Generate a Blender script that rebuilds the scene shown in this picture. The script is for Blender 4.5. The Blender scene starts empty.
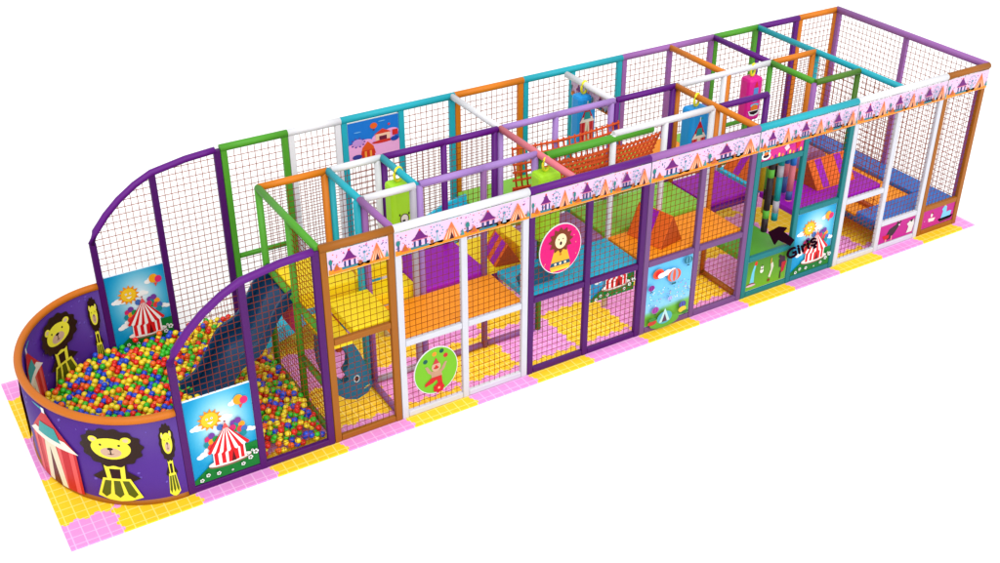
import bpy, bmesh, math, random
from mathutils import Vector, Matrix
random.seed(7)
S = bpy.context.scene
COL = S.collection
PI = math.pi

# ------------------------------------------------------------------ colours
def lin(c, k=1.0):
    o = []
    for v in c:
        v /= 255.0
        o.append((v/12.92 if v <= .04045 else ((v+.055)/1.055)**2.4)*k)
    return o
K = .92
PAL = dict(purple=(88,2,118), green=(74,150,36), orange=(206,116,10), rim=(190,102,10), brown=(150,86,6), white=(218,218,222),
    teal=(24,160,176), darkteal=(10,138,142), mauve=(148,94,162), lilac=(158,122,190), rose=(212,112,124),
    mag=(176,30,150), yellow=(255,222,22), navy=(14,58,94), blue=(30,112,200), cyan=(40,206,236), grey=(170,165,176),
    deckpurple=(160,14,186), deckteal=(30,180,214), deckorange=(255,154,22), deckgreen=(136,208,64), lime=(168,226,40),
    bagblue=(24,148,222), magenta=(214,24,140), rope=(206,78,22), net=(138,56,24), shadedpurple=(70,0,92), shadedwhite=(196,196,204), shadedteal=(4,110,114), shadedmauve=(106,68,118), violet=(72,30,128), hotpink=(236,24,110),  # frame colours carry front-face shade, darker than their top rails' colours
    whale=(22,96,122), blockorange=(236,104,26), blockbrown=(176,70,14), dimmauve=(132,86,140), olive=(74,118,30),
    steelblue=(58,88,150), loop=(226,220,40), deckmauve=(160,110,160))
_m = {}
def foam(name, rough=.5, bump=.25):
    key = (name, rough)
    if key in _m: return _m[key]
    m = bpy.data.materials.new('foam_'+name); m.use_nodes = True
    nt = m.node_tree; b = nt.nodes['Principled BSDF']
    c = lin(PAL[name], K)
    n = nt.nodes.new('ShaderNodeTexNoise'); n.inputs['Scale'].default_value = 3.0; n.inputs['Detail'].default_value = 3
    tc = nt.nodes.new('ShaderNodeTexCoord'); nt.links.new(tc.outputs['Object'], n.inputs['Vector'])
    r = nt.nodes.new('ShaderNodeMix'); r.data_type = 'RGBA'
    r.inputs[6].default_value = (*[v*.93 for v in c], 1); r.inputs[7].default_value = (*[min(1, v*1.05) for v in c], 1)
    nt.links.new(n.outputs['Fac'], r.inputs[0]); nt.links.new(r.outputs[2], b.inputs['Base Color'])
    n2 = nt.nodes.new('ShaderNodeTexNoise'); n2.inputs['Scale'].default_value = 60
    nt.links.new(tc.outputs['Object'], n2.inputs['Vector'])
    bp = nt.nodes.new('ShaderNodeBump'); bp.inputs['Strength'].default_value = bump; bp.inputs['Distance'].default_value = .002
    nt.links.new(n2.outputs['Fac'], bp.inputs['Height']); nt.links.new(bp.outputs[0], b.inputs['Normal'])
    b.inputs['Roughness'].default_value = rough
    b.inputs['Specular IOR Level'].default_value = .28
    _m[key] = m
    return m
def print_mat():
    if 'print' in _m: return _m['print']
    m = bpy.data.materials.new('printed_vinyl'); m.use_nodes = True
    nt = m.node_tree; b = nt.nodes['Principled BSDF']
    a = nt.nodes.new('ShaderNodeAttribute'); a.attribute_name = 'Col'
    nt.links.new(a.outputs['Color'], b.inputs['Base Color'])
    b.inputs['Roughness'].default_value = .4; b.inputs['Specular IOR Level'].default_value = .2
    _m['print'] = m
    return m
def mat_tile(name, c, cl):
    m = bpy.data.materials.new(name); m.use_nodes = True
    nt = m.node_tree; b = nt.nodes['Principled BSDF']; L = nt.links.new
    tc = nt.nodes.new('ShaderNodeTexCoord'); sx = nt.nodes.new('ShaderNodeSeparateXYZ'); L(tc.outputs['Object'], sx.inputs[0])
    def line(o):
        a = nt.nodes.new('ShaderNodeMath'); a.operation = 'MULTIPLY_ADD'; a.inputs[1].default_value = 7/.988; a.inputs[2].default_value = 50.5
        f = nt.nodes.new('ShaderNodeMath'); f.operation = 'FRACT'; s = nt.nodes.new('ShaderNodeMath'); s.operation = 'SUBTRACT'; s.inputs[1].default_value = .5
        ab = nt.nodes.new('ShaderNodeMath'); ab.operation = 'ABSOLUTE'; lt = nt.nodes.new('ShaderNodeMath'); lt.operation = 'LESS_THAN'; lt.inputs[1].default_value = .05
        L(o, a.inputs[0]); L(a.outputs[0], f.inputs[0]); L(f.outputs[0], s.inputs[0]); L(s.outputs[0], ab.inputs[0]); L(ab.outputs[0], lt.inputs[0])
        return lt.outputs[0]
    mx = nt.nodes.new('ShaderNodeMath'); mx.operation = 'MAXIMUM'
    L(line(sx.outputs[0]), mx.inputs[0]); L(line(sx.outputs[1]), mx.inputs[1])
    n = nt.nodes.new('ShaderNodeTexNoise'); n.inputs['Scale'].default_value = 2.2; n.inputs['Detail'].default_value = 4; L(tc.outputs['Object'], n.inputs['Vector'])
    r0 = nt.nodes.new('ShaderNodeMix'); r0.data_type = 'RGBA'; cc = lin(c, K)
    r0.inputs[6].default_value = (*[v*.9 for v in cc], 1); r0.inputs[7].default_value = (*[min(1, v*1.06) for v in cc], 1); L(n.outputs['Fac'], r0.inputs[0])
    r = nt.nodes.new('ShaderNodeMix'); r.data_type = 'RGBA'; r.inputs[7].default_value = (*lin(cl, K), 1)
    L(r0.outputs[2], r.inputs[6]); L(mx.outputs[0], r.inputs[0]); L(r.outputs[2], b.inputs['Base Color'])
    b.inputs['Roughness'].default_value = .6; b.inputs['Specular IOR Level'].default_value = .2
    return m
def mat_flat(name, c, rough=.5, spec=.3, k=K):
    m = bpy.data.materials.new(name); m.use_nodes = True
    b = m.node_tree.nodes['Principled BSDF']; b.inputs['Base Color'].default_value = (*lin(c, k), 1)
    b.inputs['Roughness'].default_value = rough; b.inputs['Specular IOR Level'].default_value = spec
    return m

# ------------------------------------------------------------------ mesh builder
class MB:
    def __init__(s): s.v = []; s.f = []; s.sm = []; s.mi = []
    def face(s, idx, smooth=False, mi=0): s.f.append(idx); s.sm.append(smooth); s.mi.append(mi)
    def tube(s, pts, r, n=12, mi=0, cap=True, smooth=True):
        pts = [Vector(p) for p in pts]; rings = []
        for i, p in enumerate(pts):
            if i == 0: t = pts[1]-p
            elif i == len(pts)-1: t = p-pts[i-1]
            else: t = (pts[i+1]-p).normalized()+(p-pts[i-1]).normalized()
            t.normalize()
            u = t.cross(Vector((0,0,1)) if abs(t.z) < .9 else Vector((0,1,0))).normalized(); w = u.cross(t)
            b = len(s.v)
            for k in range(n):
                a = 2*PI*(k+.5)/n
                s.v.append(p+u*r*math.cos(a)+w*r*math.sin(a))
            rings.append(b)
        for a, b in zip(rings, rings[1:]):
            for k in range(n): s.face((a+k, a+(k+1)%n, b+(k+1)%n, b+k), smooth and n > 4, mi)
        if cap:
            s.face(tuple(rings[0]+k for k in range(n))[::-1], False, mi); s.face(tuple(rings[-1]+k for k in range(n)), False, mi)
    def box(s, a, b, bev=0, mi=0):
        (x0,y0,z0),(x1,y1,z1) = a, b
        bm = bmesh.new()
        vs = [bm.verts.new((x,y,z)) for x in (x0,x1) for y in (y0,y1) for z in (z0,z1)]
        for q in ((0,1,3,2),(4,6,7,5),(0,4,5,1),(2,3,7,6),(0,2,6,4),(1,5,7,3)): bm.faces.new([vs[i] for i in q])
        bmesh.ops.recalc_face_normals(bm, faces=bm.faces)
        if bev: bmesh.ops.bevel(bm, geom=bm.edges[:], offset=bev, segments=2, profile=.5, affect='EDGES')
        s.bm(bm, mi)
    def bm(s, bm, mi=0, smooth=False):
        b = len(s.v); bm.verts.index_update()
        for v in bm.verts: s.v.append(v.co.copy())
        for f in bm.faces: s.face(tuple(b+v.index for v in f.verts), smooth, mi)
        bm.free()
    def prism(s, poly, mp, d0, d1, bev=0, mi=0):      # 2D polygon -> solid; mp(u,v,d) -> 3D
        bm = bmesh.new()
        A = [bm.verts.new(mp(u,v,d0)) for u,v in poly]; B = [bm.verts.new(mp(u,v,d1)) for u,v in poly]
        bm.faces.new(A); bm.faces.new(B[::-1]); n = len(poly)
        for i in range(n): bm.faces.new((A[i], B[i], B[(i+1)%n], A[(i+1)%n]))
        bmesh.ops.recalc_face_normals(bm, faces=bm.faces)
        if bev: bmesh.ops.bevel(bm, geom=bm.edges[:], offset=bev, segments=2, profile=.5, affect='EDGES')
        s.bm(bm, mi)
    def build(s, name, mats, parent=None, origin=None):
        me = bpy.data.meshes.new(name)
        o = Vector(origin) if origin is not None else Vector((0,0,0))
        if parent is not None and origin is None: o = parent.location.copy()
        me.from_pydata([tuple(Vector(v)-o) for v in s.v], [], s.f)
        me.polygons.foreach_set('use_smooth', s.sm); me.polygons.foreach_set('material_index', s.mi)
        for m in (mats if isinstance(mats, (list,tuple)) else [mats]): me.materials.append(m)
        me.update()
        ob = bpy.data.objects.new(name, me); COL.objects.link(ob)
        if parent is not None: ob.parent = parent
        else: ob.location = o
        return ob
def tag(o, label, cat, group=None, kind=None):
    o['label'] = label; o['category'] = cat
    if group: o['group'] = group
    if kind: o['kind'] = kind
    return o
def thing(name, loc, label, cat, group=None):
    o = bpy.data.objects.new(name, None); COL.objects.link(o); o.location = loc; o.empty_display_size = .1
    return tag(o, label, cat, group)

# ------------------------------------------------------------------ 2D artwork, laid down as coloured vinyl layers
class Art:
    def __init__(s, mp, ucut=None): s.mp = mp; s.bmf = []; s.layer = 0; s.ucut = ucut
    def poly(s, pts, c, grp=False):
        if not grp: s.layer += 1
        s.bmf.append((list(pts), lin(c, .76), s.layer))
    def ell(s, cx, cy, rx, ry=None, c=(255,255,255), n=22, rot=0, grp=False):
        ry = ry or rx; ca, sa = math.cos(rot), math.sin(rot); P = []
        for k in range(n):
            a = 2*PI*k/n; x, y = rx*math.cos(a), ry*math.sin(a); P.append((cx+x*ca-y*sa, cy+x*sa+y*ca))
        s.poly(P, c, grp)
    def fan(s, c0, pts, c):
        s.layer += 1
        for a, b in zip(pts, pts[1:]+pts[:1]): s.poly([c0, a, b], c, True)
    def star(s, cx, cy, r0, r1, n, c, sx=1):
        s.fan((cx,cy), [(cx+sx*(r0 if k%2 else r1)*math.cos(PI*k/n), cy+(r0 if k%2 else r1)*math.sin(PI*k/n)) for k in range(2*n)], c)
    def rect(s, a, b, c, d, col): s.poly([(a,b),(c,b),(c,d),(a,d)], col)
    def grid(s, u0, u1, v0, v1, nu, nv, fn): s.g = (u0,u1,v0,v1,nu,nv,fn)
    def build(s, name, parent=None, dz=.0006, clip=None, side=1):
        bm = bmesh.new(); cl = bm.loops.layers.float_color.new('Col')
        if hasattr(s, 'g'):
            u0,u1,v0,v1,nu,nv,fn = s.g
            V = [[bm.verts.new((u0+(u1-u0)*i/nu, v0+(v1-v0)*j/nv, 0)) for j in range(nv+1)] for i in range(nu+1)]
            for i in range(nu):
                for j in range(nv):
                    f = bm.faces.new((V[i][j], V[i+1][j], V[i+1][j+1], V[i][j+1]))
                    for l in f.loops:
                        l[cl] = (*lin(fn((l.vert.co.x-u0)/(u1-u0), (l.vert.co.y-v0)/(v1-v0)), .80), 1)
        for pts, c, ly in s.bmf:
            vs = [bm.verts.new((u, v, ly*dz)) for u, v in pts]
            try: f = bm.faces.new(vs)
            except Exception: continue
            for l in f.loops: l[cl] = (*c, 1)
        if clip:
            u0,u1,v0,v1 = clip
            for co, no in (((u0,0,0),(-1,0,0)),((u1,0,0),(1,0,0)),((0,v0,0),(0,-1,0)),((0,v1,0),(0,1,0))):
                bmesh.ops.bisect_plane(bm, geom=bm.verts[:]+bm.edges[:]+bm.faces[:], plane_co=co, plane_no=no, clear_outer=True)
        bmesh.ops.triangulate(bm, faces=[f for f in bm.faces if len(f.verts) > 4])
        if s.ucut:
            a, b, st = s.ucut; u = a+st
            while u < b:
                bmesh.ops.bisect_plane(bm, geom=bm.verts[:]+bm.edges[:]+bm.faces[:], plane_co=(u,0,0), plane_no=(1,0,0)); u += st
        for v in bm.verts: v.co = Vector(s.mp(v.co.x, v.co.y, v.co.z*side))
        if parent is not None:
            for v in bm.verts: v.co -= parent.location
        me = bpy.data.meshes.new(name); bm.to_mesh(me); bm.free(); me.materials.append(print_mat())
        me.update(); ob = bpy.data.objects.new(name, me); COL.objects.link(ob)
        if parent is not None: ob.parent = parent
        return ob
def under(o, part): o.parent = part; return o
def mixc(a, b, t): t = max(0, min(1, t)); return tuple(a[i]+(b[i]-a[i])*t for i in range(3))

def art_circus(A, u0, v0, w, h):
    R = lambda u: u0+u*w
    Q = lambda v: v0+v*h
    A.grid(u0, u0+w, v0, v0+h, 14, 18, lambda u, v: mixc((236,250,255),(0,146,200), (math.hypot((u-.52)*1.1, (v-.62)*1.15)-.1)*1.9))
    def E(cx,cy,r,c,rx=1,ry=1): A.ell(R(cx), Q(cy), r*w*rx, r*w*ry, c)
    for cx,cy,r in ((.17,.66,.07),(.10,.655,.045),(.24,.645,.05),(.2,.33,.06),(.14,.31,.05),(.26,.37,.05),(.70,.82,.05),(.77,.84,.065),(.84,.82,.045),(.9,.47,.05),(.96,.455,.045),(.86,.48,.035),(.52,.68,.05),(.58,.70,.06),(.64,.69,.04)): E(cx,cy,r,(255,255,255),1.15,.8)
    A.poly([(R(.0),Q(.0))]+[(R(t/12), Q(.05+.25*math.sin(min(1,t/9)*PI/2))) for t in range(13)]+[(R(1),Q(0))], (8,124,44))
    A.star(R(.35), Q(.72), w*.13, w*.19, 13, (246,150,20)); E(.35,.72,.125,(254,204,40)); E(.31,.735,.018,(255,255,255)); E(.38,.735,.018,(255,255,255))
    E(.31,.735,.008,(40,80,120)); E(.38,.735,.008,(40,80,120)); A.poly([(R(.30),Q(.695)),(R(.40),Q(.695)),(R(.35),Q(.67))],(255,255,255))
    E(.80,.85,.075,(250,166,26),1,1.15); E(.88,.83,.06,(232,40,110),1,1.1); A.poly([(R(.8),Q(.79)),(R(.86),Q(.79)),(R(.82),Q(.74))],(236,80,60))
    cs = [(214,40,110),(120,60,160),(20,140,150),(250,160,30),(40,150,70),(232,60,60),(70,110,190)]
    for k,(cx,cy) in enumerate(((.28,.5),(.34,.53),(.26,.44),(.33,.46),(.39,.48),(.31,.4),(.48,.6),(.38,.42),(.68,.6),(.74,.58),(.8,.56),(.70,.53),(.77,.51),(.83,.5),(.66,.55),(.75,.62),(.81,.45))): E(cx,cy,.05,cs[k%7],1,1.1)
    E(.56,.17,.33,(150,110,90),1,.22); E(.56,.185,.33,(250,240,232),1,.2)
    A.poly([(R(.31),Q(.18)),(R(.81),Q(.18)),(R(.80),Q(.38)),(R(.32),Q(.38))],(255,248,246))
    for a,b in ((.33,.39),(.44,.5),(.73,.78)): A.poly([(R(a),Q(.17)),(R(b),Q(.165)),(R(b),Q(.38)),(R(a),Q(.38))],(222,22,30))
    A.poly([(R(.54),Q(.16)),(R(.70),Q(.165)),(R(.69),Q(.40)),(R(.55),Q(.40))],(224,20,28))
    A.poly([(R(.585),Q(.16)),(R(.655),Q(.16)),(R(.62),Q(.29))],(96,6,14))
    n = 11; ap = (R(.55), Q(.60))
    for k in range(n):
        a, b = .24+k*.64/n, .24+(k+1)*.64/n; za = .345-.035*math.sin((a-.24)/.64*PI); zb = .345-.035*math.sin((b-.24)/.64*PI)
        A.poly([(R(a),Q(za)),(R((a+b)/2),Q((za+zb)/2-.02)),(R(b),Q(zb)),(ap[0]+.02*w*((b-.56)*2), ap[1]),(ap[0]+.02*w*((a-.56)*2), ap[1])], (224,24,32) if k%2 == 0 else (255,250,248))
    A.poly([(R(.50),Q(.585)),(R(.60),Q(.585)),(R(.55),Q(.655))],(236,90,90)); E(.55,.665,.015,(150,20,60))
    for cx,cy,r in ((.1,.05,.03),(.2,.09,.03),(.36,.075,.03),(.57,.06,.015),(.74,.09,.03),(.86,.14,.035),(.95,.19,.04),(.9,.22,.02),(.82,.19,.02)):
        for q in range(5): A.ell(R(cx)+w*r*.6*math.cos(q*1.257), Q(cy)+w*r*.6*math.sin(q*1.257), w*r*.55, None, (255,255,255), 8, 0, q > 0)
        E(cx,cy,r*.35,(90,110,40))
def art_lion(A, cx, sx=1, z=0):
    dk = (44,22,14); ye = (248,240,66)
    def P(l, c): A.poly([(cx+u*sx, z+v) for u, v in l], c)
    def E(x,y,rx,ry,c,n=20): A.ell(cx+x*sx, z+y, rx*sx, ry, c, n)
    P([(-.26,.40),(-.13,.52),(-.14,.70),(.14,.70),(.13,.52),(.27,.40),(.12,.33),(-.12,.33)], dk)
    P([(-.12,.72),(.12,.72),(.10,.36),(.05,.36),(.06,.55),(-.06,.55),(-.05,.36),(-.10,.36)], ye)
    P([(-.15,.40),(.15,.40),(.25,.10),(.12,.055),(0,.04),(-.12,.055),(-.25,.10)], ye)
    ol = (88,96,14)
    for a in (-1,0,1):
        P([(a*.095-.035,.365),(a*.095+.035,.365),(a*.15+.052,.15),(a*.155,.095),(a*.15-.052,.15)], ol)
    A.fan((cx, z+.9), [(cx+sx*(.335+.016*math.cos(14*t))*math.cos(t), z+.875+(.285+.014*math.cos(14*t))*math.sin(t)) for t in [2*PI*k/84 for k in range(84)]], dk)
    for q in (-1,1): E(q*.175,.99,.055,.05,ye); E(q*.175,.99,.03,.028,(226,200,160))
    E(0,.865,.215,.16,ye,28); E(0,.81,.115,.075,(214,178,152)); E(0,.865,.032,.02,(30,16,20)); E(-.1,.92,.014,.016,(40,30,20)); E(.1,.92,.014,.016,(40,30,20))
    P([(-.006,.86),(.006,.86),(.006,.79),(-.006,.79)],(60,30,30)); P([(-.04,.79),(.04,.79),(0,.775)],(90,40,40))
def art_tent(A, cx, sx=1, z=0, sy=1):
    def P(l, c): A.poly([(cx+u*sx, z+v*sy) for u, v in l], c)
    P([(-.30,.03),(.30,.03),(.30,.75),(0,1.22),(-.30,.75)], (206,20,34))
    for a in (-.27,-.13,.10,.22): P([(a,.03),(a+.05,.03),(a+.05,.72),(a,.72)], (238,90,90))
    P([(-.12,.03),(.14,.03),(.08,.82),(-.06,.82)], (240,228,196)); P([(-.05,.03),(.07,.03),(.02,.66)], (104,10,16))
    P([(-.33,.72),(.33,.72),(.2,.86),(-.2,.86)], (250,240,226)); P([(-.15,.80),(.16,.80),(.1,1.0),(-.1,1.0)], (34,160,160))
    P([(-.02,1.18),(.02,1.18),(.02,1.30),(-.02,1.30)], (240,240,240)); P([(.02,1.22),(.16,1.25),(.02,1.29)], (30,160,170))
def art_banner(A, x0, x1, z0, z1, n):
    h = z1-z0; w = (x1-x0)/n
    A.rect(x0, z0, x1, z1, (234,198,230))
    rnd = random.Random(int(x0*10)); cs = [(210,40,110),(30,120,140),(90,60,150),(230,120,60),(200,60,160)]
    A.layer += 1
    for k in range(int(55*(x1-x0))):
        u, v = rnd.uniform(x0+.01,x1-.01), z0+h*rnd.uniform(.25,.97); r = rnd.uniform(.007,.014)
        A.ell(u, v, r, r*.8, rnd.choice(cs), 5, rnd.random(), True)
    top = [(x0,z0)]; N = int(24*n)
    for k in range(N+1):
        t = k/N; top.append((x0+t*(x1-x0), z0+h*(.16+.07*math.sin(t*n*2*PI*1.0+1)+.04*math.sin(k*1.9))))
    top.append((x1,z0)); A.poly(top[::-1], (246,146,30))
    for i in range(n):
        b = x0+i*w
        X = lambda u: b+u*w
        Z = lambda v: z0+v*h
        A.rect(X(.22),Z(.1),X(.48),Z(.2),(60,130,140)); A.rect(X(.33),Z(.18),X(.37),Z(.6),(40,40,110)); A.rect(X(.26),Z(.2),X(.29),Z(.45),(50,60,120)); A.rect(X(.42),Z(.2),X(.45),Z(.45),(50,60,120))
        A.poly([(X(.22),Z(.5)),(X(.48),Z(.5)),(X(.42),Z(.63)),(X(.365),Z(.88)),(X(.335),Z(.88)),(X(.28),Z(.63))],(112,24,120)); A.ell(X(.35),Z(.9),.014,.016,(220,60,60),6); A.rect(X(.24),Z(.46),X(.46),Z(.5),(220,120,150))
        A.layer += 1
        for q in range(12): A.ell(X(.60)+.085*math.cos(q*PI/6)*min(1,w), Z(.62)+.085*math.sin(q*PI/6), .012, .012, (110,170,190), 6, 0, True)
        A.ell(X(.60),Z(.62),.02,.02,(90,140,170)); A.poly([(X(.57),Z(.18)),(X(.63),Z(.18)),(X(.60),Z(.6))],(170,190,210))
        A.poly([(X(.68),Z(.14)),(X(.94),Z(.14)),(X(.90),Z(.38)),(X(.81),Z(.9)),(X(.72),Z(.38))],(252,208,170))
        for q in range(5):
            u = .685+q*.052; A.poly([(X(u),Z(.14)),(X(u+.026),Z(.14)),(X(.815),Z(.86)),(X(.805),Z(.86))],(240,120,70))
        A.poly([(X(.775),Z(.12)),(X(.845),Z(.12)),(X(.81),Z(.42))],(70,20,40))
        A.ell(X(.04),Z(.56),.03*min(1,w),.04,(40,130,130),10); A.rect(X(.03),Z(.2),X(.055),Z(.45),(70,80,120))
        A.poly([(X(.08),Z(.14)),(X(.19),Z(.14)),(X(.135),Z(.46))],(214,96,70)); A.poly([(X(.94),Z(.14)),(X(1.0),Z(.14)),(X(.97),Z(.44))],(80,150,150))
        A.ell(X(.13),Z(.25),.03,.03,(200,100,30),8); A.ell(X(.52),Z(.24),.025,.03,(170,90,50),8)
def art_balloons(A, u0, v0, w, h):
    R = lambda u: u0+u*w
    Q = lambda v: v0+v*h
    A.grid(u0, u0+w, v0, v0+h, 6, 20, lambda u, v: mixc((112,186,60),(140,206,246), (v-.16)*12-u*.8) if v < .4 else mixc((140,206,246),(96,190,240),v))
    rnd = random.Random(3)
    for k in range(70):
        A.ell(R(rnd.uniform(.05,.97)), Q(rnd.uniform(.34,.62)), .011, .009, rnd.choice([(230,120,160),(240,230,120),(130,100,190),(60,150,190),(255,255,255)]), 5)
    def bal(cx,cy,r,c1,c2,bk):
        A.ell(R(cx),Q(cy),r*w,r*w*.85,c1)
        A.ell(R(cx),Q(cy),r*w*.6,r*w*.85,c2); A.ell(R(cx),Q(cy),r*w*.22,r*w*.85,c1); A.rect(R(cx-r*.35),Q(cy)-r*w*1.25,R(cx+r*.35),Q(cy)-r*w*1.0,bk)
    A.ell(R(.2),Q(.87),.12*w,.10*w,(240,80,40)); A.ell(R(.2),Q(.87),.07*w,.06*w,(220,20,30))
    for cx,cy,r in ((.28,.83,.09),(.4,.85,.1),(.52,.86,.07)): A.ell(R(cx),Q(cy),r*w,r*w*.6,(255,255,255))
    bal(.56,.77,.15,(240,96,60),(150,170,200),(20,100,110)); bal(.86,.95,.09,(20,110,130),(90,160,190),(20,60,80)); bal(.06,.67,.07,(150,40,150),(120,30,120),(60,20,60))
    bal(.18,.27,.08,(170,70,170),(150,50,150),(60,30,60)); bal(.5,.40,.05,(190,190,240),(160,150,220),(60,30,60)); bal(.8,.22,.08,(90,50,140),(70,110,190),(40,40,60))
    A.ell(R(.4),Q(.03),.33*w,.12*w,(96,170,60)); A.ell(R(.4),Q(.10),.17*w,.13*w,(84,170,190)); A.poly([(R(.28),Q(.03)),(R(.52),Q(.03)),(R(.4),Q(.26))],(190,226,226)); A.poly([(R(.34),Q(.03)),(R(.46),Q(.03)),(R(.4),Q(.17))],(90,60,90))
    A.ell(R(.12),Q(.07),.1*w,.05*w,(200,60,50)); A.ell(R(.8),Q(.14),.09*w,.06*w,(240,200,60)); A.ell(R(.86),Q(.08),.08*w,.04*w,(60,120,50)); A.ell(R(.12),Q(.13),.08*w,.04*w,(60,140,60))

# ------------------------------------------------------------------ generic panel of padded frame + net
def plane_y(y): return lambda u, v, d: (u, y-d, v)        # d = outwards to the front
def plane_x(x): return lambda u, v, d: (x-d, u, v)        # u along y, faces the left end
NETM = mat_flat('net_cord', PAL['net'], .8, .0, .8)
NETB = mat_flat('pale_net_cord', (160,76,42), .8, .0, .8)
def net(parent, mp, u0, u1, v0, v1, step=.088, r=.0036, top=None, name='net'):
    b = MB(); n = max(1, round((u1-u0)/step)); 
    for k in range(1, n):
        u = u0+(u1-u0)*k/n; t = v1 if top is None else top(u)
        if t > v0+.02: b.tube([mp(u,v0,0), mp(u,t,0)], r, 4, cap=False)
    m = max(1, round((v1-v0)/step))
    for k in range(1, m):
        v = v0+(v1-v0)*k/m; a, e = u0, u1
        if top is not None:
            us = [u0+(u1-u0)*q/60 for q in range(61)]; us = [u for u in us if top(u) > v]
            if not us: continue
            a, e = us[0], us[-1]
        if e-a > .02: b.tube([mp(a,v,0), mp(e,v,0)], r, 4, cap=False)
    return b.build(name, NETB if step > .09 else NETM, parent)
def post(parent, mp, u, v0, v1, col, flat=True, r=.047, name='post'):
    b = MB()
    if flat:
        p = [Vector(mp(u+s*r, v, d)) for s in (-1,1) for v in (v0,v1) for d in (-.035,.035)]
        b.box([min(q[i] for q in p) for i in range(3)], [max(q[i] for q in p) for i in range(3)], .012)
    else: b.tube([mp(u,v0,0), mp(u,v1,0)], r, 14)
    return b.build(name, foam(col), parent)
def rail(parent, mp, u0, u1, v, col, flat=True, r=.045, name='rail', d=0):
    b = MB()
    if flat:
        p = [Vector(mp(u, v+s*r, q)) for s in (-1,1) for u in (u0,u1) for q in (-.033,.033)]
        b.box([min(q[i] for q in p) for i in range(3)], [max(q[i] for q in p) for i in range(3)], .012)
    else: b.tube([mp(u0,v,d), mp(u1,v,d)], r, 14)
    return b.build(name, foam(col), parent)
TOP = 2.92

# ================================================================== SETTING
b = MB(); b.box((-40,-40,-.05),(60,60,-.022))
m = mat_flat('white_studio_floor', (255,255,255), .9, 0, .88)
o = b.build('floor', m); o['kind'] = 'structure'; o['label'] = 'plain white studio floor under the play mats'

# puzzle mats ------------------------------------------------------------
MY = mat_tile('yellow_mat', (252,204,36), (255,224,112)); MP_ = mat_tile('pink_mat', (234,150,216), (242,184,230))
s_ = .988
xs = [-1.51]+[.105+s_*k for k in range(-1, 15)]; xs = [x for x in xs if x < 14.1]+[14.25]
ys = [-.25]+[.241+s_*k for k in range(0,4)]+[3.66]
def toothed(p, q, n, amp, flat):
    if flat: return [p]
    out = [p]; P, Q = Vector(p), Vector(q); d = Q-P; nrm = Vector((-d.y, d.x)).normalized()
    if (abs(d.x) > abs(d.y) and d.x < 0) or (abs(d.y) > abs(d.x) and d.y < 0):
        return [tuple(v) for v in (toothed(q, p, n, amp, False)+[p])[::-1]][:-1]
    for k in range(n):
        sgn = 1 if k%2 else -1
        for t, w in ((.12,0),(.30,1),(.70,1),(.88,0)):
            out.append(tuple(P+d*((k+t)/n)+nrm*amp*sgn*(1 if w else -0.2)))
    return out
names = lambda k, n: ['first','second','third','fourth','fifth','sixth','seventh','eighth','ninth','tenth','eleventh','twelfth','thirteenth','fourteenth','fifteenth','sixteenth','seventeenth'][k]
rowname = ['front row','second row from the front','middle row','fourth row from the front','back row']
for i in range(len(xs)-1):
    for j in range(len(ys)-1):
        x0,x1,y0,y1 = xs[i],xs[i+1],ys[j],ys[j+1]
        pink = (i+j)%2 == 0
        nx = max(2, round((x1-x0)/.125)); ny = max(2, round((y1-y0)/.125))
        poly = toothed((x0,y0),(x1,y0),nx,.034,j==0)+toothed((x1,y0),(x1,y1),ny,.034,i==len(xs)-2)+toothed((x1,y1),(x0,y1),nx,.034,j==len(ys)-2)+toothed((x0,y1),(x0,y0),ny,.034,i==0)
        b = MB(); b.prism(poly, lambda u,v,d: (u,v,d), -.022, 0)
        o = b.build('floor_mat', MP_ if pink else MY, None, (x0 if i else x1-s_, y0 if j else y1-s_, 0))
        tag(o, '%s jigsaw foam mat, %s from the left, %s' % ('pink' if pink else 'yellow', names(i,0), rowname[j]), 'floor mat', 'jigsaw foam floor mats under the playground')

# ================================================================== BALL PIT WALL
EA, EY, ZR = 1.40, 1.705, 1.28
def epos(t, off=0):      # t = fraction of arc 0 (front) .. 1 (back)
    n = 240
    if not hasattr(epos, 'tab'):
        L = [0]; P = None
        for k in range(n+1):
            a = -PI/2-PI*k/n; p = (EA*math.cos(a), EY+EY*math.sin(a))
            if P: L.append(L[-1]+math.hypot(p[0]-P[0], p[1]-P[1]))
            P = p
        epos.tab = L
    L = epos.tab; tgt = t*L[-1]; k = min(range(len(L)), key=lambda q: abs(L[q]-tgt))
    k = max(1, min(n-1, k)); lo = k-1 if L[k] > tgt else k
    f = (tgt-L[lo])/(L[lo+1]-L[lo]); a = -PI/2-PI*(lo+f)/n
    nx, ny = math.cos(a)/EA, math.sin(a)/EY; q = math.hypot(nx, ny)
    return (EA*math.cos(a)+off*nx/q, EY+EY*math.sin(a)+off*ny/q)
epos(0); ELEN = epos.tab[-1]
pit = thing('ball_pit_wall', (-.7,EY,0), 'curved violet padded wall printed with lions, open end of the ball pit', 'pit wall')
b = MB(); N = 72
for side, off in ((0,.03),(1,-.03)):
    for k in range(N+1):
        p = epos(k/N, off); b.v += [Vector((p[0],p[1],0)), Vector((p[0],p[1],ZR))]
M2 = 2*(N+1)
for k in range(N):
    a = 2*k; b.face((a,a+1,a+3,a+2), True); c = M2+2*k; b.face((c,c+2,c+3,c+1), True); b.face((a+1,c+1,c+3,a+3))
b.build('wall_panel', foam('violet', .45), pit)
b = MB(); b.tube([(*epos(k/60), ZR) for k in range(61)], .052, 14); b.build('top_rim', foam('rim'), pit)
b = MB(); b.tube([(*epos(k/60), .035) for k in range(61)], .05, 12); b.build('base_trim', foam('brown'), pit)
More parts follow.
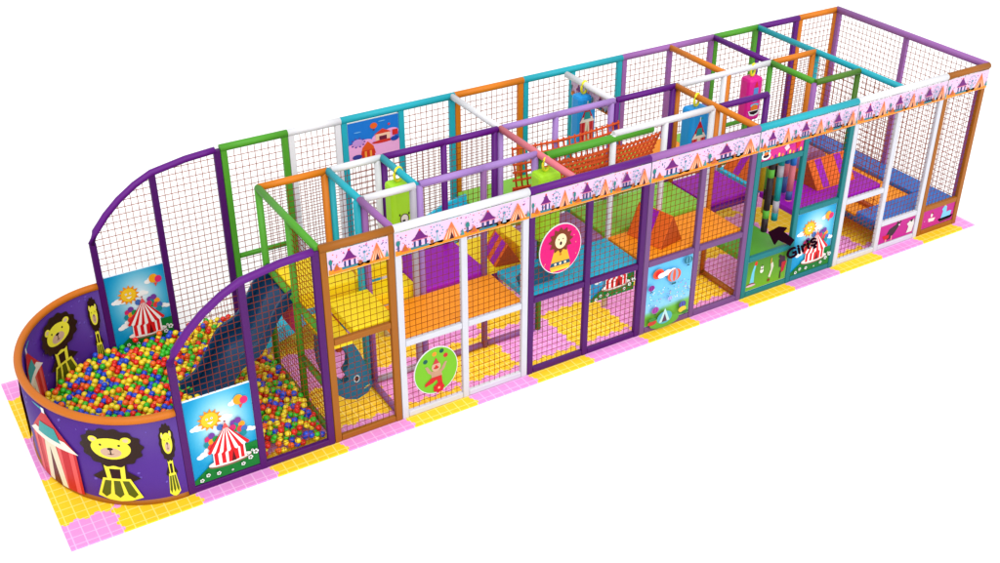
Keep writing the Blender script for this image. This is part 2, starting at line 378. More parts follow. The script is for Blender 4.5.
for side, nm in ((1,'outer_print'),(-1,'inner_print')):
    A = Art(lambda u, v, d, s=side: (*epos(u/ELEN, s*(.0335+abs(d))), v), (0, ELEN, .06))
    A.ucut = (0, ELEN, .06)
    rnd = random.Random(5); A.layer += 1
    for k in range(90):
        u, v = rnd.uniform(.1,ELEN-.1), rnd.uniform(.15,1.2); r = rnd.uniform(.012,.03)
        A.ell(u, v, r, r*.7, (112,84,190), 5, rnd.random()*3, True)
    for c, sx in ((.15,.26),(.80,1.12),(1.72,1.1),(ELEN-1.72,1.1),(ELEN-.80,1.12),(ELEN-.15,.26)):
        if sx == 1.1: art_tent(A, c, 1.45, -.02)
        else: art_lion(A, c, sx, .03)
    A.build(nm, pit, .0006, (.02, ELEN-.02, .06, 1.24))

# ================================================================== NET PANELS
def arch(u):            # top line of the arched pit side panels
    P = [(0,1.95),(.12,2.12),(.3,2.33),(.5,2.51),(.75,2.68),(1,2.80),(1.5,2.89),(2,2.93)]
    for (a,c),(e,f) in zip(P, P[1:]):
        if u <= e: return c+(f-c)*(u-a)/(e-a)
    return P[-1][1]
ARC = [(.04,1.95)]+[(u, arch(u)) for u in (.12,.3,.5,.75,1,1.25,1.5,1.75,1.93)]
def arch_panel(y, label, postz=0):
    mp = plane_y(y)
    t = thing('arched_net_panel', (1,y,0), label, 'net panel', 'arched purple net panels beside the ball pit')
    for u, z1 in ((.05,1.97),(1.0,2.78),(1.95,2.93)): post(t, mp, u, 0, z1, 'shadedpurple')
    rail(t, mp, .05, 1.95, .05, 'shadedpurple')
    b = MB(); b.tube([mp(u,v,0) for u, v in ARC], .05, 12); b.build('arched_rail', foam('purple'), t)
    st = .088 if y < 1 else .098; net(t, mp, .1, .95, 1.38, 2.8, st, .0036 if y < 1 else .0052, top=lambda u: arch(u)-.03); net(t, mp, 1.05, 1.9, .1, 2.9, st, .0036 if y < 1 else .0052, top=lambda u: arch(u)-.03)
    pm = plane_y(y-(.012 if y < 1 else .012))
    bb = MB(); bb.box((.09,y-.010,.10),(.96,y+.012,1.39)); pb = bb.build('poster', mat_flat('poster_backing', (230,240,250)), t)
    A = Art(lambda u, v, d: (u, y-.013-d, v)); art_circus(A, .10, .11, .85, 1.27); under(A.build('print', t), pb)
    return t
arch_panel(0, 'arched purple net panel at the front of the ball pit with a circus tent poster')
arch_panel(3.41, 'arched purple net panel at the back of the ball pit behind the circus poster')

def framed(name, label, mp, posts, rails, nets, col, loc, group, banner=None, toprail=None, cat='net panel'):
    t = thing(name, loc, label, cat, group)
    for u, v0, v1 in posts: post(t, mp, u, v0, v1, col)
    for u0, u1, v in rails: rail(t, mp, u0, u1, v, col)
    for n in nets: net(t, mp, *n)
    if toprail: b = MB(); b.tube([mp(toprail[0],TOP+.012,-.0), mp(toprail[1],TOP+.012,-.0)], .055, 14); b.build('top_rail', foam(dict(shadedwhite='white',shadedteal='teal',shadedmauve='mauve',shadedpurple='purple').get(col, col)), t)  # top rail keeps the unshaded colour
    if banner:
        x0, x1, n = banner
        bb = MB(); bb.box((x0,mp(0,0,0)[1]-.048,2.56),(x1,mp(0,0,0)[1]-.038,2.885)); bo = bb.build('banner', foam('white'), t)
        A = Art(lambda u, v, d: (u, mp(0,0,0)[1]-.0485-d, v)); art_banner(A, x0+.003, x1-.003, 2.563, 2.882, n); under(A.build('banner_print', t, .0004), bo)
    return t
G = 'net panels of the long front side'
F = plane_y(0)
f23 = framed('net_panel', 'brown framed net panel on the front side, first right of the ball pit', F, [(2.05,0,2.93),(2.95,0,2.93)], [(2.1,2.9,.05),(2.1,2.9,1.56)],
       [(2.1,2.9,.1,1.51),(2.1,2.9,1.61,2.87)], 'brown', (2.5,0,0), G, (2.09,2.91,1), (2.0,3.0))
f35 = framed('net_panel', 'white framed front net panel with a green disc showing a juggling clown', F, [(3.05,0,2.9),(4.0,0,2.9),(4.95,0,2.9)], [(3.1,3.95,.05),(4.05,4.9,.05),(3.1,3.95,1.2),(4.05,4.9,1.2)],
       [(3.1,3.95,.1,1.15),(3.1,3.95,1.25,2.87),(4.05,4.9,.1,1.15),(4.05,4.9,1.25,2.87)], 'shadedwhite', (4,0,0), G, (3.0,4.99,2), (3.0,5.0))
f57 = framed('net_panel', 'purple framed front net panel with a pink lion disc', F, [(5.05,0,2.92),(6.0,0,2.92),(6.95,0,2.92)], [(5.1,5.95,.05),(6.05,6.9,.05),(5.1,5.95,1.23),(6.05,6.9,1.23)],
       [(5.1,5.95,.1,1.18),(5.1,5.95,1.28,2.87),(6.05,6.9,.1,1.18),(6.05,6.9,1.28,2.87)], 'shadedpurple', (6,0,0), G, (5.01,6.99,3), (5.0,7.0))
f79 = framed('net_panel', 'mauve framed front net panel with a hot air balloon poster', F, [(7.05,0,2.92),(8.0,0,2.92),(8.95,0,2.92)], [(7.1,7.95,.05),(8.05,8.9,.05),(7.1,7.95,1.2),(8.05,8.9,1.2)],
       [(7.1,7.95,1.25,2.87),(8.05,8.9,.1,1.15),(8.05,8.9,1.25,2.87)], 'shadedmauve', (8,0,0), G, (7.01,8.99,2), (7.0,9.0))
f911 = framed('net_panel', 'teal framed entrance panel with a circus poster and an open bay above a green board', F, [(9.05,0,2.92),(10.0,0,2.92),(10.95,0,2.92)], [(9.1,9.95,.05),(10.05,10.9,.05),(9.1,9.95,.68),(10.05,10.9,1.27),(9.1,9.95,2.32)],
       [(10.05,10.9,1.32,2.87)], 'shadedteal', (10,0,0), G, (9.01,10.99,3), (9.0,11.0))
f1113 = framed('net_panel', 'white framed front net panel with a board showing a black dog', F, [(11.05,0,2.92),(12.0,0,2.92),(12.95,0,2.92)], [(11.1,11.95,.05),(12.05,12.9,.05),(11.1,11.95,1.17),(12.05,12.9,.5)],
       [(11.1,11.95,.1,1.12),(11.1,11.95,1.22,2.87),(12.05,12.9,.55,2.87)], 'shadedwhite', (12,0,0), G, (11.01,12.99,3), (11.0,13.0))
f1314 = framed('net_panel', 'orange brown framed last front net panel with a blue rocking horse board', F, [(13.05,0,2.92),(13.95,0,2.92)], [(13.1,13.9,.05),(13.1,13.9,.5)],
       [(13.1,13.9,.55,2.87)], 'brown', (13.5,0,0), G, (13.01,13.99,1), (13.0,14.0))
def board(t, x0, x1, z0, z1, y=-.012, name='board'):
    b = MB(); b.box((x0,y,z0),(x1,y+.02,z1)); board.last = b.build(name, foam('white'), t)
    return Art(lambda u, v, d: (u, y-.002-d, v))
# discs
def disc(t, cx, cz, rx, rz, col, fn):
    b = MB(); P = [(cx+rx*math.cos(2*PI*k/40), cz+rz*math.sin(2*PI*k/40)) for k in range(40)]
    b.prism(P, F, .04, .052); do = b.build('disc', foam('white'), t)
    A = Art(lambda u, v, d: (u, -.0535-d, v)); A.ell(cx,cz,rx*.97,rz*.97,col,40); fn(A, cx, cz); under(A.build('print', t), do)
def clown(A, cx, cz):
    E = lambda x,y,rx,ry,c: A.ell(cx+x,cz+y,rx,ry,c,14)
    P = lambda l,c: A.poly([(cx+u,cz+v) for u,v in l], c)
    for x,y,c in ((-.16,.19,(20,90,80)),(-.02,.27,(240,150,40)),(.09,.29,(20,80,70)),(.15,.2,(200,40,40))): E(x,y,.035,.035,c)
    P([(-.17,.1),(-.13,.1),(-.06,-.02),(-.06,-.07),(-.13,.0)],(190,150,120)); P([(.17,.1),(.13,.1),(.06,-.02),(.06,-.07),(.13,.0)],(190,150,120))
    P([(-.07,.0),(.07,.0),(.09,-.1),(.06,-.13),(-.08,-.12)],(196,150,120)); E(0,.06,.07,.075,(214,168,140)); P([(-.05,.11),(.05,.11),(0,.21)],(200,60,60)); E(0,.045,.04,.02,(190,50,40)); E(0,.07,.018,.018,(220,30,30))
    P([(-.08,-.10),(.08,-.10),(.09,-.24),(.03,-.24),(.0,-.15),(-.06,-.19),(-.18,-.22),(-.18,-.17)],(206,34,30))
    for k in range(7): E(.03+.055*math.cos(k*.9),-.29+.05*math.sin(k*.9),.035,.032,(208,20,30))
    E(.03,-.29,.028,.028,(236,90,60)); E(.03,-.29,.012,.012,(255,220,180))
def lion_face(A, cx, cz):
    E = lambda x,y,rx,ry,c: A.ell(cx+x,cz+y,rx,ry,c,16)
    P = lambda l,c: A.poly([(cx+u,cz+v) for u,v in l], c)
    rnd = random.Random(2); A.layer += 1
    for k in range(24): A.ell(cx+rnd.uniform(-.28,.28), cz+rnd.uniform(-.22,.25), .008, .008, (255,190,120), 5, 0, True)
    P([(-.10,0),(.10,0),(.17,-.26),(.15,-.34),(-.15,-.34),(-.17,-.26)],(244,178,40)); P([(-.15,-.2),(.15,-.2),(.17,-.26),(-.17,-.26)],(20,80,110)); P([(-.16,-.3),(.16,-.3),(.14,-.34),(-.14,-.34)],(250,210,60))
    for k in (-.08,0,.08): E(k,-.23,.02,.02,(255,236,190))
    A.star(cx, cz+.13, .15, .205, 12, (120,54,20)); E(0,.12,.095,.115,(250,226,180)); E(0,.085,.02,.03,(50,20,20)); E(-.035,.15,.01,.01,(50,20,20)); E(.035,.15,.01,.01,(50,20,20)); P([(-.02,-.1),(.02,-.1),(0,-.05)],(200,120,20))
disc(f35, 3.52, .645, .335, .375, (120,192,36), clown)
disc(f57, 5.50, 1.96, .345, .385, (222,8,118), lion_face)
A = board(f79, 7.10, 7.95, .10, 1.15); art_balloons(A, 7.105, .105, .84, 1.04); under(A.build('print', f79), board.last)
A = board(f911, 10.05, 10.90, .10, 1.22); art_circus(A, 10.055, .105, .84, 1.11); under(A.build('print', f911), board.last)
A = board(f911, 9.10, 9.95, .10, .63)
A.grid(9.105, 9.945, .105, .625, 4, 8, lambda u, v: mixc((110,170,40),(74,130,24), v))
X = lambda u: 9.1+.85*u
A.poly([(X(.1),.22),(X(.2),.22),(X(.19),.42),(X(.22),.55),(X(.18),.56),(X(.13),.42)],(110,200,230)); A.ell(X(.21),.57,.03,.04,(214,50,30)); A.ell(X(.13),.2,.09,.03,(120,60,40)); A.ell(X(.13),.185,.1,.02,(220,180,200))
A.ell(X(.37),.46,.03,.03,(240,236,220)); A.ell(X(.37),.40,.035,.04,(240,236,220)); A.ell(X(.37),.43,.02,.012,(50,40,40)); A.rect(X(.365),.46,X(.38),.52,(60,60,40))
A.poly([(X(.55),.25),(X(.6),.22),(X(.66),.42),(X(.63),.5),(X(.58),.48),(X(.6),.38)],(216,210,190)); A.ell(X(.57),.18,.03,.03,(130,60,30)); A.rect(X(.57),.48,X(.6),.58,(190,150,60))
A.poly([(X(.78),.5),(X(.84),.56),(X(.92),.54),(X(.95),.42),(X(.88),.34),(X(.8),.36)],(60,24,50)); A.poly([(X(.86),.44),(X(.98),.44),(X(.93),.26),(X(.86),.24)],(186,20,40)); A.rect(X(.84),.14,X(.87),.28,(60,40,40)); A.ell(X(.8),.56,.03,.03,(50,20,40))
under(A.build('print', f911), board.last)
# header sign over the entrance
b = MB(); b.box((9.1,-.01,2.37),(9.95,.012,2.60)); ho = b.build('header_board', foam('magenta'), f911)
A = Art(lambda u, v, d: (u, -.012-d, v)); A.rect(9.105,2.372,9.945,2.6,(216,40,140))
for k in range(9):
    u = 9.32+k*.072; A.ell(u, 2.385+.012*(k%3), .02, .035, [(250,140,60),(90,40,140),(250,220,80)][k%3], 8)
A.poly([(9.55,2.5),(9.62,2.57),(9.66,2.48),(9.6,2.44)],(250,210,220)); A.poly([(9.78,2.56),(9.9,2.56),(9.86,2.46),(9.8,2.42)],(220,30,40)); A.ell(9.7,2.5,.05,.03,(200,30,150),10)
A.ell(9.19,2.52,.08,.06,(150,220,220)); A.ell(9.19,2.45,.09,.06,(250,250,250)); A.ell(9.19,2.45,.06,.03,(40,10,20)); A.ell(9.19,2.49,.05,.025,(244,120,40)); A.ell(9.16,2.53,.016,.016,(30,30,60)); A.ell(9.22,2.53,.016,.016,(30,30,60))
under(A.build('print', f911), ho)
# magenta boards
A = board(f1113, 12.05, 12.90, .10, .45); A.rect(12.053,.103,12.897,.447,(192,30,138))
X = lambda u: 12.05+.85*u
A.poly([(X(.2),.22),(X(.28),.34),(X(.48),.40),(X(.56),.36),(X(.46),.24),(X(.34),.14),(X(.24),.14)],(54,36,44)); A.ell(X(.52),.39,.05,.035,(50,32,40)); A.ell(X(.5),.43,.015,.025,(50,32,40)); A.ell(X(.58),.43,.015,.025,(50,32,40))
A.poly([(X(.1),.24),(X(.3),.24),(X(.3),.17),(X(.18),.15)],(206,16,30)); A.ell(X(.55),.37,.02,.014,(240,230,230)); A.rect(X(.2),.11,X(.24),.16,(230,150,150)); A.rect(X(.36),.11,X(.39),.2,(230,150,150))
A.poly([(X(.8),.15),(X(.96),.15),(X(.99),.3),(X(.96),.40),(X(.9),.34),(X(.86),.38),(X(.78),.33),(X(.84),.27)],(224,222,216)); under(A.build('print', f1113), board.last)
A = board(f1314, 13.10, 13.90, .10, .45); A.rect(13.103,.103,13.897,.447,(192,30,138))
X = lambda u: 13.1+.8*u
A.poly([(X(.2),.28),(X(.42),.26),(X(.38),.2),(X(.22),.21)],(240,230,220)); A.ell(X(.29),.33,.025,.04,(240,230,220)); A.ell(X(.31),.36,.02,.012,(60,40,40)); A.rect(X(.28),.37,X(.31),.4,(210,50,50))
A.poly([(X(.6),.2),(X(.9),.2),(X(.92),.3),(X(.84),.31),(X(.76),.3),(X(.74),.42),(X(.66),.44),(X(.6),.38),(X(.64),.33)],(122,200,240)); A.poly([(X(.54),.17),(X(.96),.17),(X(.99),.21),(X(.92),.14),(X(.6),.13),(X(.52),.2)],(50,24,40)); A.ell(X(.68),.445,.02,.015,(240,190,60)); A.ell(X(.08),.25,.008,.008,(240,200,220))
under(A.build('print', f1314), board.last)

# back side ---------------------------------------------------------------
B = plane_y(3.41); GB = 'net panels of the long back side'
def back(x0, x1, col, label, mids=(), low=False, poster=False):
    t = thing('net_panel', ((x0+x1)/2,3.41,0), label, 'net panel', GB)
    us = [x0+.05]+list(mids)+[x1-.05]
    for u in us: post(t, B, u, 0, TOP, col)
    rail(t, B, x0+.1, x1-.1, .05, col)
    if low: rail(t, B, x0+.1, x1-.1, 1.16, col, False, .04)
    b = MB(); b.tube([B(x0,TOP+.015,0), B(x1,TOP+.015,0)], .055, 14); b.build('top_rail', foam(col), t)
    for a, e in zip(us, us[1:]):
        if poster and a == us[0]:
            bb = MB(); bb.box((a+.05,3.39,2.14),(e-.05,3.405,2.87)); po = bb.build('poster', foam('white'), t)
            A = Art(lambda u, v, d: (u, 3.3885-d, 2.145+(v-1.75)*.645)); w = e-a-.1; U = lambda q: a+.05+q*w
            A.rect(a+.052,1.752,e-.052,2.868,(24,120,214))
            for q,v,r in ((.1,2.2,.2),(.35,2.3,.14),(.62,2.36,.16),(.85,2.45,.14),(.75,2.25,.2)): A.ell(U(q),v,r*w,r*w*.8,(246,170,226))
            A.rect(a+.052,1.752,e-.052,2.25,(246,176,226))
            A.layer += 1
            for k in range(10): A.ell(U(.18)+.11*math.cos(k*.628), 2.35+.11*math.sin(k*.628), .02, .02, (90,70,170), 6, 0, True)
            A.ell(U(.18),2.35,.05,.05,(150,60,150)); A.ell(U(.18),2.35,.09,.09,(200,150,220),14)
            A.poly([(U(.5),2.46),(U(.85),2.46),(U(.67),2.58)],(222,60,40)); A.rect(U(.53),2.3,U(.82),2.46,(250,200,170)); A.rect(U(.6),2.3,U(.75),2.4,(110,30,60)); A.ell(U(.67),2.26,.22*w,.04,(214,50,40))
            A.poly([(U(.22),2.0),(U(.52),2.0),(U(.48),2.2),(U(.37),2.34),(U(.26),2.2)],(232,90,30)); A.rect(U(.24),1.85,U(.5),2.12,(214,50,30)); A.rect(U(.3),1.9,U(.34),2.1,(250,160,60)); A.rect(U(.4),1.9,U(.44),2.1,(250,160,60))
            A.ell(U(.5),2.70,.06,.075,(240,100,30)); A.rect(U(.48),2.58,U(.52),2.61,(120,40,30)); A.ell(U(.8),2.66,.02,.03,(220,50,70)); A.ell(U(.66),2.78,.06,.012,(120,190,240)); A.ell(U(.18),2.62,.06,.012,(120,190,240))
            A.rect(U(.86),2.36,U(.97),2.5,(214,40,40)); A.ell(U(.9),2.27,.07,.06,(30,70,170)); A.ell(U(.15),2.0,.08,.06,(60,60,150))
            under(A.build('print', t), po)
            net(t, B, a+.05, e-.05, .1, 2.14, .098, .0052); continue
        net(t, B, a+.05, e-.05, .1, 2.87, .098, .0052)
    return t
back(2.0,3.02,'green','green framed back net panel next to the purple arched panel', low=True)
back(3.02,3.86,'white','white framed narrow back net panel beside the blue funfair poster')
back(3.86,5.80,'teal','teal framed back net panel holding the blue funfair poster', [4.86], poster=True)
back(5.80,7.06,'orange','orange framed back net panel between two teal ones')
back(7.06,9.02,'teal','teal framed double back net panel left of the mauve one', [8.02])
back(9.02,11.0,'mauve','mauve framed double back net panel', [10.04])
back(11.0,12.02,'green','green framed back net panel near the right end', low=True)
back(12.02,13.0,'purple','purple framed back net panel near the right end')
back(13.0,14.0,'orange','orange framed last back net panel in the right corner')
# right end
E_ = plane_x(13.97)
t = thing('end_net_panel', (13.97,1.7,0), 'orchid pink framed double net panel closing the right end', 'net panel')
for u in (3.34,1.72,.07): post(t, E_, u, 0, TOP, 'mauve')
b = MB(); b.tube([(13.97,0,TOP+.02),(13.97,3.41,TOP+.02)], .06, 14); b.build('top_rail', foam('mauve'), t)
rail(t, E_, .1, 3.3, .05, 'mauve')
net(t, E_, .12, 1.67, .1, 2.87, .098, .0050); net(t, E_, 1.77, 3.29, .1, 2.87, .098, .0050)
# side nets over the pit end of the structure
Xp = plane_x(2.0)
t = thing('side_net', (2.0,.95,0), 'net screen between the green posts facing the ball pit', 'net panel')
net(t, Xp, .1, .88, .1, 2.9, .08, .0038); net(t, Xp, 1.0, 1.88, .1, 1.0, .08, .0038)
t = thing('side_net', (12.0,.45,0), 'net screen hanging under the turquoise beam near the right end', 'net panel')
net(t, plane_x(12.0), .1, .85, .6, 2.87, .098, .0050); net(t, plane_x(12.0), .95, 1.9, .6, 2.87, .098, .0050)

# ================================================================== INNER FRAME: posts and beams, each one a thing
ordn = {}
def ppost(x, y, col, z1=2.93, off=0, z0=0, where=''):
    b = MB(); b.tube([(x+off,y,z0),(x+off,y,z1)], .048, 14)
    o = b.build('padded_post', foam(col), None, (x+off,y,z0))
    return tag(o, where, 'post', 'padded posts inside the play frame')
def pbeam(p, q, col, where, r=.05, name='padded_beam'):
    b = MB(); b.tube([p, q], r, 14)
    o = b.build(name, foam(col), None, ((p[0]+q[0])/2, (p[1]+q[1])/2, p[2]))
    return tag(o, where, 'beam', 'padded beams of the inner frame')
Z = 2.935; Y1, Y2 = .93, 1.95
for x, y, col, off, w in (
    (2.0,Y2,'green',0,'green padded post facing the ball pit beside the slide top'),
    (2.0,Y1,'green',0,'green padded post facing the ball pit in front of the slide'),
    (3.0,Y2,'orange',-.05,'orange padded post under the corner of orange and turquoise beams'),
    (3.0,Y2,'teal',.05,'turquoise padded post right beside the orange post near the slide'),
    (3.0,Y1,'teal',-.05,'turquoise padded post left half of the pair behind the brown panel'),
    (3.0,Y1,'mauve',.05,'mauve padded post right half of the pair behind the brown panel'),
    (3.8,Y2,'white',-.05,'white padded post left of the lime punching bag'),
    (3.8,Y2,'purple',.05,'purple padded post just behind the lime punching bag'),
    (3.82,Y1,'grey',-.05,'grey padded post in front of the lime punching bag'),
    (3.82,Y1,'lilac',.05,'lilac padded post beside the grey post in front of the lime bag'),
    (4.8,Y2,'purple',0,'purple padded post in the middle of the purple rail'),
    (4.86,Y1,'dimmauve',0,'dull mauve padded post in the middle of the first lilac rail'),
    (5.7,Y2,'purple',-.05,'purple padded post at the right end of the purple rail'),
    (5.7,Y2,'lilac',.05,'lilac padded post beside the purple one under the rose beam'),
    (5.75,Y1,'lilac',-.05,'lilac padded post under the rose beam in front of the rope bridge'),
    (5.75,Y1,'green',.05,'green padded post under the rose beam at the start of the rope bridge'),
    (6.72,Y2,'lilac',0,'lilac padded post behind the middle of the rope bridge'),
    (7.75,Y2,'lilac',0,'lilac padded post at the far end of the rope bridge'),
    (7.85,Y2,'purple',0,'purple padded post right behind the end of the rope bridge'),
    (7.05,Y1,'white',0,'white padded post at the left end of the white inner rail'),
    (8.0,Y1,'white',0,'white padded post in the middle of the white inner rail'),
    (8.9,Y1,'white',0,'white padded post at the right end of the white inner rail'),
    (9.0,Y1,'orange',0,'orange padded post in the middle under the long orange beam'),
    (8.95,Y2,'purple',0,'purple padded post at the back end of the long orange beam'),
    (9.05,Y2,'orange',0,'orange padded post at the back end of the long orange beam'),
    (10.0,Y2,'white',0,'white padded post left of the magenta punching bag'),
    (10.08,Y2,'orange',0,'thin looking orange padded post beside the white post left of the magenta bag'),
    (10.0,Y1,'purple',0,'purple padded post behind the entrance poles'),
    (11.0,Y2,'green',0,'green padded post right of the magenta punching bag'),
    (11.0,Y1,'mauve',0,'mauve padded post behind the turquoise front panel right of the entrance'),
    (11.95,Y2,'orange',0,'orange padded post near the right end under the turquoise beam'),
    (12.05,Y2,'teal',0,'turquoise padded post near the right end beside the orange one'),
    (11.97,Y1,'olive',0,'dark green padded post near the right end under the turquoise beam'),
    ):
    ppost(x, y, col, 2.93, off, 0, w)
for p, q, col, w in (
    ((2,Y2,Z),(2,0,Z),'green','green beam running from the slide to the front left corner'),
    ((3,Y2,Z),(3,Y1,Z),'teal','short turquoise beam behind the brown panel'),
    ((3,Y1,Z),(3,0,Z),'mauve','mauve beam that meets the front side at the end of the brown panel'),
    ((3.82,Y2,Z),(3.82,Y1,Z),'teal','turquoise beam that carries the lime punching bag'),
    ((5.75,3.41,Z),(5.75,Y2,Z),'white','white beam from the orange back panel to the purple rail'),
    ((5.75,Y2,Z),(5.75,.03,Z),'rose','rose pink beam crossing in front of the rope bridge'),
    ((7.8,3.25,Z),(7.8,Y2,Z),'white','white beam that carries the blue punching bag at the back'),
    ((9.0,Y2,Z),(9.0,.03,Z),'orange','long orange beam reaching the front side'),
    ((10.03,3.41,Z),(10.03,Y2,Z),'orange','orange beam from the mauve back panel'),
    ((11.0,3.41,Z),(11.0,Y2,Z),'purple','purple beam between mauve and green back panels'),
    ((11.0,Y2,Z),(11.0,Y1,Z),'green','short green beam left of the dark green rail near the right end'),
    ((12.02,3.41,Z),(12.02,.03,Z),'teal','long turquoise beam from back to front near the right end'),
    ((2,Y2,Z),(3,Y2,Z),'orange','orange rail over the slide platform'),
    ((3.05,Y2,Z),(3.8,Y2,Z),'white','short white rail left of the lime punching bag in the back inner row'),
    ((3.05,Y1,Z),(3.8,Y1,Z),'white','short white rail in front of the lime punching bag'),
    ((3.85,Y2,Z),(4.8,Y2,Z),'purple','left half of the purple inner rail'),
    ((4.8,Y2,Z),(5.7,Y2,Z),'purple','right half of the purple inner rail'),
    ((3.87,Y1,Z),(4.86,Y1,Z),'lilac','left half of the front lilac rail'),
    ((4.86,Y1,Z),(5.72,Y1,Z),'lilac','right half of the front lilac rail'),
    ((5.78,Y2,Z),(6.72,Y2,Z),'lilac','left half of the lilac rail behind the rope bridge'),
    ((6.72,Y2,Z),(7.8,Y2,Z),'lilac','right half of the lilac rail behind the rope bridge'),
    ((7.83,Y2,Z),(9.0,Y2,Z),'purple','purple rail right of the rope bridge'),
    ((7.05,Y1,Z),(8.9,Y1,Z),'white','white rail ending at the long orange beam'),
    ((9.05,Y2,Z),(11.0,Y2,Z),'white','white rail that carries the magenta punching bag'),
    ((9.05,Y1,Z),(10.0,Y1,Z),'purple','purple rail in front of the magenta punching bag'),
    ((11.05,Y2,Z),(12.0,Y2,Z),'orange','orange rail near the right end'),
    ((11.0,Y1-.02,Z),(11.97,Y1-.02,Z),'olive','dark green rail near the right end'),
    ):
    pbeam(p, q, col, w)
pbeam((5.88,Y1,2.87),(7.75,Y1,2.87),'green','thick green padded roller above the front net of the rope bridge', .062, 'padded_roller')
# low and deck level rails of the inner frame
for p, q, col, w in (
    ((2,0.08,.1),(2,Y1,.1),'olive','dark green floor rail beside the balls at the front'),
    ((2,Y1,.1),(2,Y2,.1),'olive','dark green floor rail beside the balls under the slide'),
    ((2,0.08,1.68),(2,Y1,1.68),'green','green platform rail in front of the slide'),
    ((2,Y1,1.72),(2,Y2,1.72),'green','green platform rail at the top of the slide'),
    ((2,0.08,.85),(2,Y1,.85),'olive','dark green rail half way up beside the balls'),
    ((3,0.08,.05),(3,Y1,.05),'dimmauve','dull mauve floor rail behind the brown and white panels'),
    ((3.05,Y1,.05),(3.8,Y1,.05),'grey','grey floor rail behind the juggling clown'),
    ((3.85,Y1,.05),(4.8,Y1,.05),'dimmauve','dull mauve floor rail behind the white panel, left half'),
    ((4.9,Y1,.05),(5.7,Y1,.05),'dimmauve','dull mauve floor rail behind the white panel, right half'),
    ((8.05,Y1,.05),(8.95,Y1,.05),'dimmauve','dull mauve floor rail behind the mauve panel'),
    ((9.0,0.08,.05),(9.0,Y1,.05),'brown','brown floor rail beside the entrance'),
    ((9.0,Y1,1.15),(9.0,Y2,1.15),'purple','purple deck rail beside the purple deck'),
    ((9.05,Y1,1.15),(9.95,Y1,1.15),'purple','purple deck rail behind the entrance'),
    ((10.0,.08,.6),(10.0,Y1,.6),'purple','purple low rail beside the green step'),
    ((11.98,.08,.4),(11.98,Y1,.4),'navy','navy strip standing in for the shaded side of the blue mattress'),  # dark side face of the mattress, its shade put into the navy
    ):
    pbeam(p, q, col, w, .045)

# nets of the middle row
for a, e, w in ((2.05,2.95,'net hanging under the orange rail above the slide platform'),(3.1,3.75,'net hanging under the short white rail left of the lime bag'),
             (3.9,4.75,'net hanging under the left half of the purple rail'),(4.85,5.62,'net hanging under the right half of the purple rail'),(11.05,11.9,'net hanging under the orange rail near the right end')):
    t = thing('hanging_net', (a,Y2,1.2), w, 'net', 'nets of the middle row'); net(t, plane_y(Y2), a, e, 1.2, 2.88, .09, .0040)

# ================================================================== DECKS
def deck(x0,x1,y0,y1,z,col,label,th=.10,name='deck_pad'):
    b = MB(); b.box((x0,y0,z-th),(x1,y1,z),.015)
    return tag(b.build(name, foam(col,.45), None, ((x0+x1)/2,(y0+y1)/2,z-th)), label, 'deck pad', 'soft deck pads of the upper floor')
deck(2.06,2.4,.06,.88,1.48,'yellow','low yellow step pad behind the brown panel',.08,'step_pad')
deck(2.4,3.0,.06,.88,1.62,'yellow','yellow deck pad behind the brown panel',.12,'step_pad')
deck(2.06,2.94,.98,1.90,1.75,'yellow','yellow platform pad at the top of the navy slide',.25)
deck(3.06,3.78,1.35,1.90,1.62,'yellow','upper yellow step pad next to the slide platform',.2,'step_pad')
deck(3.06,3.78,.98,1.34,1.40,'yellow','lower yellow step pad next to the slide platform',.2,'step_pad')
deck(3.06,4.95,.06,.90,1.25,'deckorange','orange deck pad behind the white panel')
deck(3.86,4.92,.93,1.92,1.30,'deckpurple','purple deck pad behind the orange one near the yellow steps')
deck(4.94,5.72,.98,1.92,1.27,'yellow','yellow deck pad beside the striped orange wedge')
deck(5.5,5.74,.98,1.92,1.5,'yellow','narrow raised yellow pad before the mauve deck',.22,'step_pad')
deck(5.06,6.98,.06,.90,1.26,'deckteal','turquoise deck pad behind the purple panel')
deck(5.8,6.98,.98,1.92,1.26,'deckmauve','dull mauve deck pad under the rope bridge')
deck(7.02,8.94,.06,.90,1.26,'deckorange','orange deck pad behind the mauve panel with a wedge on it')
deck(7.02,8.98,.98,1.92,1.28,'deckgreen','green deck pad under the rope bridge end')
deck(9.04,9.96,.98,1.92,1.26,'deckpurple','purple deck pad behind the entrance')
deck(10.04,10.98,.98,1.92,1.26,'cyan','light blue deck pad right of the purple one')
deck(10.04,11.95,.06,.88,1.26,'deckpurple','purple deck pad behind the teal and white panels with a wedge on it')
deck(9.08,9.94,.06,.88,.70,'green','bright green entrance step pad',.12,'step_pad')
deck(5.78,9.2,2.05,3.34,1.29,'deckgreen','long green deck pad along the back side')
deck(9.2,10.1,2.05,3.34,1.29,'deckorange','orange deck pad along the back side')
deck(10.1,11.0,2.05,3.34,1.29,'deckgreen','short green deck pad along the back side')
deck(12.06,13.93,.06,.55,.50,'blue','blue mattress along the front at the right end',.12,'mattress')
deck(13.45,13.93,.57,3.34,.50,'blue','blue mattress along the right end',.12,'mattress')
deck(12.06,13.43,.57,3.34,.44,'deckorange','orange mattress framed by blue ones at the right end',.12,'mattress')
deck(12.4,12.5,.57,3.34,.50,'blockbrown','brown strip lying across the orange mattress',.05,'mattress_strip')

